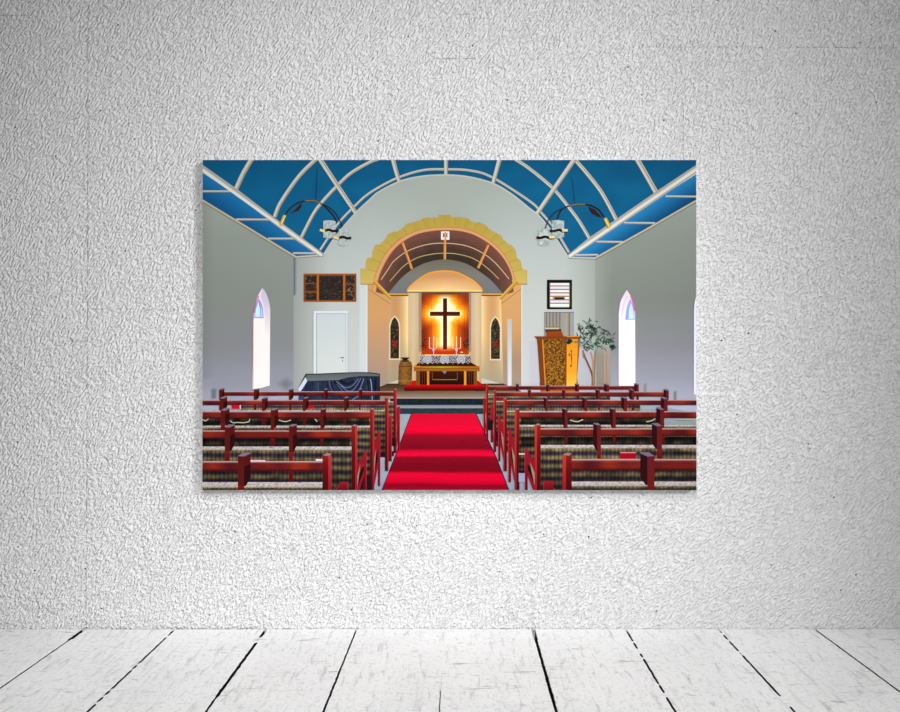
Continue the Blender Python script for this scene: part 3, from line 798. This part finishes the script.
q = Art('pulpit_ledge', puo, 'brown ledge round the top of the pulpit'); q.poly([(534, 336.3), (581.6, 336.3), (582, 337.4), (579.6, 338.9), (536.4, 338.9)], (128, 62, 20)); q.rect(566.8, 336, 580.6, 337, (224, 142, 40)); q.build()
q = Art('book_rest', puo, 'brown sloping book rest with an open book'); q.poly([(544.8, 330.4), (561, 330), (563.6, 336.4), (547, 336.4)], (146, 66, 22)); q.poly([(544.6, 329.4), (561, 329), (561.4, 331), (545.4, 331.6)], (70, 50, 44)); q.rect(545, 327.8, 559, 329.2, (196, 188, 172)); q.build()
q = Art('pulpit_base', puo, 'brown plinth of the pulpit'); q.poly([(543, 386), (566, 386), (577, 388), (577, 400), (547, 400)], (176, 96, 30)); q.rect(556, 387, 577, 389.6, (236, 160, 60)); q.build()

pl = Art('potted_tree', label='leafy green indoor tree between the pulpit and the right window')
for x0, x1, c in ((597, 603.4, (140, 128, 112)), (603.6, 606, (170, 146, 122)), (606.4, 610.4, (166, 140, 120))):
    pl.rect(x0, 343, x1, 388, grad([(343, (166, 172, 168)), (354, mix(c, (170, 170, 166), .35)), (388, mix(c, (170, 166, 164), .2))]), 4)
plo = pl.build(); plo['label'] = 'leafy green indoor tree and its tan shadowed backdrop between the pulpit and the right window'
for P, c in (([(583, 350), (585, 357), (592, 374), (592.6, 386)], (122, 78, 60)), ([(590.6, 352), (593, 362), (593.6, 386)], (188, 140, 108)), ([(595.4, 350), (594.4, 370), (593.8, 386)], (140, 122, 90)), ([(583, 350), (583.6, 356), (585, 358)], (150, 110, 86))):
    q = Art('tree_stem', plo, 'thin pale brown stem'); q.stroke(cr(P), 1.4, c, 1.9); q.build()
q = Art('foliage', plo, 'dark green drooping leaves')
rnd = random.Random(5)
cen = [(581, 328, 6, 5), (590, 325, 6, 5), (596, 330, 6, 5), (586, 337, 8, 5), (598, 338, 8, 5), (606, 333, 6, 4), (609, 341, 6, 3), (594, 345, 9, 4), (604, 345, 8, 4), (588, 347, 6, 4), (613, 347, 2.6, 3), (592, 333, 8, 6), (600, 342, 8, 5)]
for k in range(270):
    cx, cy, rx, ry = rnd.choice(cen)
    x, y = rnd.gauss(cx, rx * .5), rnd.gauss(cy, ry * .5)
    if y > 353: continue
    a_ = rnd.uniform(.1, 1.2) * rnd.choice((1, -1)) + (0 if rnd.random() < .7 else 1.2)
    l = rnd.uniform(2.6, 6.2); wd = rnd.uniform(.5, 1.1)
    dx, dy = math.cos(a_) * l / 2, abs(math.sin(a_)) * l / 2
    if rnd.random() < .5: dx = -dx
    c = rnd.choice([(22, 46, 36), (30, 62, 46), (40, 78, 54), (50, 86, 70), (24, 40, 36), (74, 120, 84), (16, 30, 26)])
    if rnd.random() < .13 and y > 336: c = rnd.choice([(170, 210, 170), (126, 176, 104), (150, 186, 176)])
    n_ = (-dy / l * wd * 2, dx / l * wd * 2)
    q.poly([(x - dx, y - dy), (x + n_[0] * .5, y + n_[1] * .5), (x + dx, y + dy), (x - n_[0] * .5, y - n_[1] * .5)], c)
for k in range(5): q.disc(569.8 + rnd.uniform(-2.4, 2.4), 340.6 + rnd.uniform(-1.6, 2), 2.2, 1.5, rnd.choice([(26, 56, 52), (20, 36, 34), (48, 84, 90)]), 8)
q.stroke(cr([(574, 342), (579, 342), (583, 343)]), 1.4, (84, 124, 120)); q.build()

# ---------------- side windows
def lancet(pts, spring_pts, border):
    pass
wn = Art('lancet_window', label='tall bright pointed window in the left wall')
wn.poly([(252.6, 389)] + cr([(253.7, 319), (254.6, 308), (257.6, 297), (262.4, 288)], 5) + cr([(262.4, 288), (266, 293), (269, 301.5), (270.4, 310)], 5)[1:] + [(269.8, 385.6), (261, 388)], lambda x, y: mix((240, 226, 240), (255, 247, 244), (y - 296) / 26), 3)
wno = wn.build()
q = Art('window_reveal', wno, 'pale inner side of the window opening')
q.poly(cr([(262.4, 288.4), (266, 293), (269, 301.5), (270.2, 310)], 5) + [(269.6, 385), (264.4, 386.4), (265, 318), (264, 305), (261, 297)], lambda x, y: mix((214, 204, 224), (255, 246, 244), (y - 300) / 35), 3); q.build()
q = Art('window_tracery', wno, 'blue and pink outlined pane in the pointed head')
q.poly(cr([(254.2, 317.8), (255.4, 308), (258.8, 298.4)], 4) + cr([(258.8, 298.4), (262.6, 306), (263.8, 318.4)], 4)[1:], (150, 160, 232))
q.poly(cr([(255.2, 316.8), (256.2, 309), (258.6, 302)], 4) + cr([(258.6, 302), (260, 309), (260.4, 317)], 4)[1:], (206, 246, 250))
q.poly([(261.2, 305), (262.2, 310), (262.6, 317.4), (261.4, 317.2)], (214, 230, 255))
q.stroke(cr([(254.4, 313), (256, 304), (259, 296)], 4), 1.0, (240, 90, 160)); q.build()
q = Art('window_edge', wno, 'thin orange line down the window edge'); q.rect(253.1, 320, 253.7, 388, (236, 176, 150)); q.build()
wn = Art('lancet_window', label='tall bright pointed window in the right wall, beside the tree')
wn.poly([(618.6, 386)] + cr([(618.6, 314), (620, 303), (623, 296), (626.6, 290)], 5) + cr([(626.6, 290), (630.6, 296), (634, 305), (635, 314)], 5)[1:] + [(635.3, 386)], lambda x, y: mix((236, 224, 240), (255, 248, 248), (y - 296) / 26), 3)
wno = wn.build()
q = Art('window_tracery', wno, 'blue and pink outlined pane in the pointed head')
q.poly(cr([(625, 319.8), (626.6, 308), (630.2, 298.6)], 4) + cr([(630.2, 298.6), (633.6, 307), (634.6, 319.8)], 4)[1:], (160, 172, 240))
q.poly(cr([(628.4, 319), (629, 310), (630.8, 302.6)], 4) + cr([(630.8, 302.6), (632.8, 310), (633.8, 319)], 4)[1:], (212, 240, 250))
q.stroke(cr([(630.4, 296), (633, 303), (634.4, 311)], 4), 1.2, (246, 90, 140)); q.stroke([(621.6, 316), (623.6, 304), (627, 296)], .8, (214, 200, 236)); q.build()
wn = Art('lancet_window', label='sliver of a bright window at the right edge of the print')
wn.poly([(693.6, 394.5)] + cr([(693.8, 312), (694.4, 303), (696.6, 294)], 5) + [(698, 294), (698, 394.5)], (240, 240, 255), 20); wn.build()

# ---------------- chandeliers
def chandelier(side):
    L_ = side == 'L'
    c = Art('chandelier', label='brass and glass hanging lamp with a curved arm, on the %s of the vault' % ('left' if L_ else 'right'))
    A = [(285.6, 215), (290, 208.5), (297, 203.5), (305, 201), (314, 200.9), (322, 204), (328, 209.4), (334, 216), (336.5, 222)] if L_ else \
        [(604, 217), (599, 210), (592, 206), (585, 204.5), (577, 204.4), (569, 206), (562, 209.6), (559, 214), (557.4, 220)]
    B = [(322, 204), (330, 208), (337, 215), (342.6, 227)] if L_ else [(565, 208), (556, 211.5), (549, 219), (545, 229)]
    cb = [(317.4, 168), (316.8, 182), (316, 199.6)] if L_ else [(572, 178), (573.4, 190), (574.8, 203)]
    c.stroke(cb, .5, (20, 50, 70)); c.stroke(cr(B), .9, (44, 34, 36))
    c.stroke(cr(A), 1.2, (48, 28, 22)); c.stroke(cr(A[3:6]), .8, (176, 120, 40)); co = c.build()
    q = Art('lamp_arm', co, 'dark leaf shaped arm'); q.poly([(289, 214.5), (296, 209), (302, 202.6), (301.5, 207), (298.6, 210.6), (294, 212)] if L_ else [(588.4, 206.6), (595, 209.6), (602, 217.4), (597.6, 216.4), (592, 213.6), (589.6, 210)], (62, 26, 22)); q.build()
    q = Art('lamp_cup', co, 'gold cup at the end of the arm')
    q.poly([(283.4, 214.8), (286.4, 215.2), (282.4, 225.8), (279.4, 224.6)] if L_ else [(603.4, 218.8), (606.6, 217.6), (611, 226.4), (608, 228.6)], (206, 166, 50))
    q.stroke([(285.2, 216), (281.4, 224.6)] if L_ else [(605.2, 219), (609, 226.6)], .9, (255, 232, 140)); q.build()
    def gl(x, y):
        n = N2(x, y, .5, 3 if L_ else 5)
        return mix((146, 164, 164), (200, 208, 204), .5 + n * 1.3)
    for gx0, gx1, gy0, gy1 in (((323.4, 335.6, 220.2, 238.6), (339, 348.6, 228.6, 246.4)) if L_ else ((551.8, 564, 220, 238.6), (538.4, 549, 228.4, 245.8))):
        q = Art('glass_shade', co, 'frosted glass square shade'); q.poly([(gx0, gy0 + .6), ((gx0 + gx1) / 2, gy0), (gx1, gy0 + 1), (gx1, gy1 - 1.4), ((gx0 + gx1) / 2, gy1), (gx0, gy1 - 1)], gl, 1.2); q.build()
    for bx0, bx1, y_, hi in (((320, 338.4, 230.4, 0), (334, 351.4, 237.6, 0)) if L_ else ((549.8, 567.6, 230.6, 1), (536.4, 554.6, 237.4, 1))):
        q = Art('lamp_fitting', co, 'black and brass fitting between the shades')
        q.stroke(cr([(bx0, y_), (bx0 + 4, y_ + .6), (bx0 + 9, y_ - .6), (bx0 + 13, y_ + .8), (bx1, y_ + .2)], 3), 2.6, (38, 26, 20))
        if hi: q.stroke([(bx1 - 5.4, y_ - .2), (bx1, y_ - .2)], 2.6, (236, 214, 150))
        else: q.stroke([(bx0, y_ - .4), (bx0 + 5, y_ + 1)], 2.6, (236, 210, 140))
        q.build()
chandelier('L'); chandelier('R')

# ---------------- pews
def plaid(px, py, ph, top, bot, b0=1.0, b1=.55, yoff=0.):
    """olive and navy woven upholstery; px,py are the repeat sizes"""
    def f(x, y):
        u = ((x + ph) / px) % 1.0; v = ((y - top + yoff) / py) % 1.0
        s_ = .5 - .5 * math.cos(u * 6.283); s2 = .5 - .5 * math.cos(u * 12.566)
        h = .5 - .5 * math.cos(v * 6.283)
        c = mix((22, 19, 22), (126, 110, 78), .15 + .85 * h)
        c = mix(c, (206, 180, 108), s_ ** 2 * (.25 + .75 * h) * .8)
        c = mix(c, (30, 26, 30), (1 - s2) * .35)
        c = mix(c, (56, 48, 104), (1 - h) ** 2 * s_ * .7)
        t = (y - top) / max(1, bot - top)
        k = b0 + (b1 - b0) * t
        n = 1 + noise.noise(Vector((x * .13, y * .2, ph))) * .45
        return tuple(min(255, q * k * n) for q in c)
    return f
def topband(y0, y1, px):
    def f(x, y):
        n = noise.noise(Vector(((x + y * 2) * .8, y * .6, 1)))
        c = mix((214, 206, 200), (120, 108, 130), .3 + n * 1.3)
        return mix(c, (150, 138, 96), max(0, (y - y0) / (y1 - y0) - .5))
    return f
def rail_c(y0, y1, tone, seed):
    a_ = (216, 188, 188)
    def f(x, y):
        t = (y - y0) / (y1 - y0)
        n = noise.noise(Vector((x * .045, 0, seed)))
        base = mix((84, 22, 26), (146, 42, 30), .45 + n * 1.4)
        g = noise.noise(Vector((x * .12, y * 1.2, seed + 5))) * 14
        c = (base[0] + g, base[1] + g * .4, base[2] + g * .3)
        if t < .2: return mix(a_, c, t / .2)
        if t > .72: return mix(c, (62, 12, 14), (t - .72) / .28)
        return c
    return f
def pew(side, row, rail, posts, end, cush, tex, legs, label, shade=None):
    p = Art('pew', None, label)
    x0, x1, yt, yb, band_h = cush
    px, py, b0, b1 = tex
    pf_ = plaid(px, py, row * 1.7, yt, yb, b0, b1)
    def body(x, y):
        c = pf_(x, y)
        if shade and shade[0] < x < shade[1] and shade[2] < y < shade[3]:
            k = .42 + noise.noise(Vector((x * .12, y * .1, row))) * .5
            c = (c[0] * k, c[1] * k, c[2] * k)
        return c
    p.rect(x0, yt, x1, yb, body, .8 if py > 5 else .7)
    po = p.build()
    q = Art('cushion_top', po, 'upper edge of the upholstered back, printed pale where light catches it'); q.rect(x0, yt, x1, yt + band_h, topband(yt, yt + band_h, px), .8); q.build()  # light on the cushion top, printed as paler colour
    rx0, rx1, ry0, ry1 = rail
    q = Art('rail', po, 'red brown wooden top rail'); q.rect(rx0, ry0 - .5, rx1, ry1, rail_c(ry0 - .5, ry1, .8, row + (9 if side == 'R' else 0)), 1.2); q.build()
    for (a0, a1, t0, b_, low) in posts:
        q = Art('post', po, 'dark red wooden post standing above the rail')
        w_ = a1 - a0; h_ = b_ - t0
        lx0, lx1 = (a0 + w_ * .0, a0 + w_ * .5) if side == 'L' else (a1 - w_ * .5, a1)
        if low: q.rect(lx0 + (0 if side == 'L' else 0), b_ - 1, lx1, low, grad([(b_, (128, 24, 18)), (low, (88, 10, 14))]), 6)
        sk = w_ * .28
        if side == 'L':
            q.poly([(a0, t0 + sk), (a0 + w_ * .45, t0 + sk * .2), (a1, t0), (a1, b_ - h_ * .25), (a0 + w_ * .62, b_), (a0, b_)], (44, 12, 14))
            q.poly([(a0, t0 + sk), (a0 + w_ * .5, t0 + sk * .8), (a0 + w_ * .5, b_), (a0, b_)], (90, 24, 22))
            q.poly([(a0, t0 + sk), (a0 + w_ * .4, t0), (a1, t0), (a1, t0 + sk * .3), (a0 + w_ * .5, t0 + sk * 1.1)], (128, 112, 124))
            q.poly([(a0 + w_ * .5, t0 + sk * 1.1), (a1, t0 + sk * .5), (a1, t0 + h_ * .34), (a0 + w_ * .5, t0 + h_ * .42)], (88, 18, 18))
        else:
            q.poly([(a0, t0), (a0 + w_ * .55, t0 + sk * .2), (a1, t0 + sk), (a1, b_), (a0 + w_ * .38, b_), (a0, b_ - h_ * .25)], (46, 12, 16))
            q.poly([(a0 + w_ * .5, t0 + sk * .8), (a1, t0 + sk), (a1, b_), (a0 + w_ * .5, b_)], (106, 28, 30))
            q.poly([(a0, t0), (a0 + w_ * .6, t0), (a1, t0 + sk), (a0 + w_ * .5, t0 + sk * 1.1), (a0, t0 + sk * .3)], (118, 106, 130))
        q.build()
    if end:
        a0, a1, t0, b_ = end; w_ = a1 - a0
        q = Art('end_post', po, 'bright red edged end post on the aisle')
        q.poly([(a0, t0 + w_ * .2), (a0 + w_ * .5, t0), (a1, t0 + w_ * .15), (a1, b_), (a0, b_)], grad([(t0, (142, 36, 28)), (t0 + (b_ - t0) * .4, (98, 14, 18)), (b_, (64, 6, 14))]), 5)
        if side == 'L': q.rect(a0 + w_ * .62, t0 + w_ * .3, a1, b_, grad([(t0, (186, 58, 52)), (b_, (148, 24, 38))]), 6)
        else: q.rect(a0, t0 + w_ * .3, a0 + w_ * .38, b_, grad([(t0, (194, 62, 42)), (b_, (150, 22, 36))]), 6)
        q.poly([(a0, t0 + w_ * .25), (a0 + w_ * .5, t0 - .1), (a1, t0 + w_ * .1), (a1 - w_ * .3, t0 + w_ * .35)], (150, 120, 116)); q.build()
    for (lx0, lx1, lt, lb, atx, aty) in legs:
        # front leg with the sloping arm rest running back to the end post
        q = Art('arm_rest', po, 'sloping red arm rest and front leg beside the aisle')
        if lb - lt > 8:
            h_ = (lb - lt)
            q.poly([(atx, aty), ((lx0 + lx1) / 2, lt + 1), (lx1 if side == 'L' else lx0, lt + h_ * .2), (atx, aty + h_ * .34)], (138, 24, 38))
            q.poly([(atx, aty + h_ * .34), ((lx0 + lx1) / 2, lt + h_ * .3), ((lx0 + lx1) / 2, lt + h_ * .52), (atx, aty + h_ * .62)], (30, 10, 16))
            q.poly([(atx, aty + h_ * .3), (atx + (lx0 - atx) * .45, lt + h_ * .32), (atx + (lx0 - atx) * .35, lt + h_ * .5), (atx, aty + h_ * .6)], (146, 130, 108))
            q.poly([(atx, aty + h_ * .6), ((lx0 + lx1) / 2, lt + h_ * .4), ((lx0 + lx1) / 2, lt + h_ * .54), (atx, aty + h_ * .8)], (142, 18, 36))
            q.rect(lx0, lt, lx1, lb, grad([(lt, (150, 28, 38)), (lb, (92, 8, 20))]), 6)
            q.rect(lx1 - .6 if side == 'L' else lx0, lt + .6, lx1 if side == 'L' else lx0 + .6, lb, (186, 30, 50))
        else:
            q.poly([(atx, aty), ((lx0 + lx1) / 2, lt), (lx1 if side == 'L' else lx0, lt + 1), (lx1 if side == 'L' else lx0, lb), (atx, lb)], (182, 48, 44))
        q.build()
    return po

def dark_under(x0, y0, x1, y1, c=(24, 18, 24)):
    q = Art('floor_shadow', label='dark shade under the pews'); q.rect(x0, y0, x1, y1, c); q.build()
pews = []
# left block, far to near
pew('L', 1, (220, 394, 391.9, 395.6), [(219.3, 224.6, 388.2, 399.6, 412), (254, 259.3, 388.5, 399.5, 412), (289, 293.7, 388.6, 399.5, 412), (324, 328, 388.6, 399.5, 411), (359, 362.4, 388.6, 399.5, 411)],
    (393.6, 396.8, 388.4, 453), (241, 394, 401.2, 440, 1.1), (2.6, 5.4, 1.15, .5), [(397.6, 400, 406.6, 450, 396.8, 413)],
    'farthest pew on the left of the aisle, its rail crossing the draped piano')
bk = Art('hymn_book', label='red hymn book on the farthest left pew, by the left wall'); bk.rect(231.8, 405, 240, 408.8, (204, 14, 50)); bk.rect(240, 405, 241, 408.8, (214, 214, 226)); bk.build()
bk = Art('hymn_book', label='red hymn book on the farthest left pew, under the piano cloth'); bk.rect(308.8, 404.8, 313.2, 408.6, (190, 12, 26)); bk.build()
dark_under(386, 438, 396, 446); dark_under(388, 451, 394, 456)
pew('L', 2, (202, 386, 400.6, 405), [(220, 227.4, 396.4, 410, 420), (262, 268, 397, 409.8, 424), (303, 308.8, 396.8, 409.6, 424), (344, 349, 396.6, 409.6, 424)],
    (385, 388.6, 397, 471), (202, 385, 410.2, 454, 1.1), (3.0, 6.2, .95, .5), [(388.6, 392, 416.6, 461, 388.6, 424)],
    'second pew from the altar on the left of the aisle', (202, 369, 417, 427))
dark_under(375, 452, 385, 457)
pew('L', 3, (202, 371, 411.6, 418.4), [(221, 229.8, 408, 423, 431), (270.8, 278.4, 408, 428, 446), (320.6, 326.2, 408, 428, 446)],
    (370, 374.4, 408, 491), (202, 370, 425.6, 476, 2.0), (3.4, 7.2, .9, .55), [(378, 380.4, 430.6, 486, 374.4, 442)],
    'middle pew on the left of the aisle, third of five', (202, 350, 429, 447))
for P in ([(203, 419.6), (206, 420.8), (208.6, 418.6)], [(230.4, 420.6), (233, 422.6), (238, 422.4), (244, 422.6), (249, 421.4), (250, 418.8)], [(279, 420), (285, 421.6), (291, 420)], [(315, 419), (317.4, 421.6)]):
    q = Art('folded_strap', label='pale loose strap hanging behind the second left pew'); q.stroke(cr(P, 3), .9, (196, 192, 170)); q.build()
dark_under(357, 476, 371, 491, (30, 20, 26))
pew('L', 4, (202, 352, 430.9, 438.4), [(225, 235, 424.4, 451, 462), (289, 297, 424, 452, 482)],
    (351.6, 357.4, 424.4, 491), (202, 351.6, 446.4, 491, 3.6), (4.2, 8.6, .95, .5), [(364, 366.6, 450.6, 491, 357.4, 464)],
    'fourth pew from the altar on the left of the aisle')
for x0, x1, y_ in ((250.4, 265.6, 460.6), (316, 322.6, 459.6)):
    q = Art('song_sheet', label='white sheet lying on the back of the fourth left pew' + (', middle' if x0 < 300 else ', by the aisle')); q.rect(x0, y_ - .6, x1, y_ + 1, (236, 236, 244)); q.rect(x0 + 2, y_ - .9, x1, y_ - .2, (214, 90, 120)); q.build()
pew('L', 5, (202, 324, 461.6, 471), [(238, 250.8, 452.4, 486, 491)],
    (322.6, 331.8, 452.8, 491), (202, 322.6, 482, 491, 5.4), (4.6, 9.4, .9, .7), [(340, 348.2, 481.6, 491, 331.8, 491)],
    'nearest pew on the left, cut by the bottom edge of the print')
# right block
pew('R', 11, (487, 636, 386.2, 389.4), [(516, 518.8, 383.6, 392, 396), (546, 549.4, 384, 393, 398), (575, 579, 383.4, 392.4, 398), (604, 609, 383.6, 392.4, 398), (634, 638.6, 383.2, 392.4, 400)],
    (486, 488.2, 383.4, 440), (488, 610, 394, 430, .9), (2.4, 5.0, 1.0, .5), [(483.4, 485.4, 398, 434, 486, 404)],
    'farthest pew on the right of the aisle, crossing in front of the pulpit')
q = Art('hymn_book', label='red hymn book on the second right pew, near the aisle'); q.rect(497.6, 397.6, 503.4, 400.8, (140, 10, 22)); q.build()
pew('R', 12, (494, 664, 392.2, 396.4), [(528, 531, 389.4, 397, 410), (562, 565.4, 389.2, 398, 410), (595.6, 599.8, 389, 398.8, 411), (629, 634, 388.8, 399.6, 411), (663.4, 668.6, 389, 399.8, 401)],
    (493.4, 496.2, 390, 452), (496, 640, 401, 446, 1.0), (2.8, 5.6, 1.0, .5), [(490.6, 493, 404, 442, 493.4, 414)],
    'second pew from the altar on the right of the aisle')
dark_under(496, 431, 503, 440); dark_under(488, 420, 493, 430)
pew('R', 13, (504, 697, 400.4, 404.8), [(543.6, 547.6, 397, 409.8, 420), (582, 587, 396.8, 409.8, 420), (621, 627, 396.6, 410, 420), (660.6, 667.4, 397, 410.4, 414)],
    (503.3, 506.8, 397.8, 471), (506, 662, 410.8, 452, 1.1), (3.0, 6.2, .95, .5), [(498, 500.4, 416, 461, 503.4, 424)],
    'third pew from the altar on the right of the aisle', (521, 698, 416.5, 426))
pew('R', 14, (516, 697, 411.8, 417.8), [(562, 567.4, 407.8, 428, 443), (609.4, 615.6, 407.6, 428, 442), (656, 664, 407.2, 428, 443)],
    (514.6, 519.4, 408, 491), (519, 697, 424.8, 472, 1.8), (3.4, 7.0, .95, .55), [(508.2, 511, 429.6, 482, 514.6, 441)],
    'third pew from the nearest on the right of the aisle', (521, 698, 436, 446))
for P in ([(570, 420), (577, 421.6), (583, 419.4)], [(646, 421.6), (651, 420.8), (655, 418.6)], [(677, 418.8), (679, 419.8), (690, 419.2), (695, 420.6)]):
    q = Art('folded_strap', label='pale loose strap hanging behind the third right pew'); q.stroke(cr(P, 3), 1.1, (190, 178, 150)); q.build()
q = Art('seat_rail', label='pale strip under the fourth right pew beside the aisle'); q.rect(518.8, 453, 526, 454.6, (206, 190, 190)); q.rect(518.6, 472, 526, 482, (150, 158, 190)); q.rect(518.6, 470, 526, 473, (26, 16, 24)); q.build()
pew('R', 15, (536, 697, 428.8, 436), [(593, 600.8, 422.8, 451, 462), (651.6, 661.8, 423, 449, 462)],
    (534.6, 540.6, 423.4, 491), (540, 697, 444.8, 491, 3.4), (4.0, 8.4, 1.0, .5), [(524.6, 527.6, 448.4, 491, 534.6, 460)],
    'second nearest pew on the right of the aisle')
q = Art('hymn_book', label='crimson hymn book resting on the nearest right pew rail'); q.rect(619.6, 452, 635.8, 460, (160, 8, 30)); q.rect(620, 451.8, 635.6, 453, (214, 130, 140)); q.build()
pew('R', 16, (568, 697, 459.4, 470.4), [(640, 654.2, 452, 485, 491)],
    (562.4, 571.6, 452.4, 491), (571, 697, 481.4, 491, 4.6), (4.4, 8.8, .95, .7), [(543.4, 553.6, 480.6, 491, 557, 491)],
    'nearest pew on the right, cut by the bottom edge of the print')
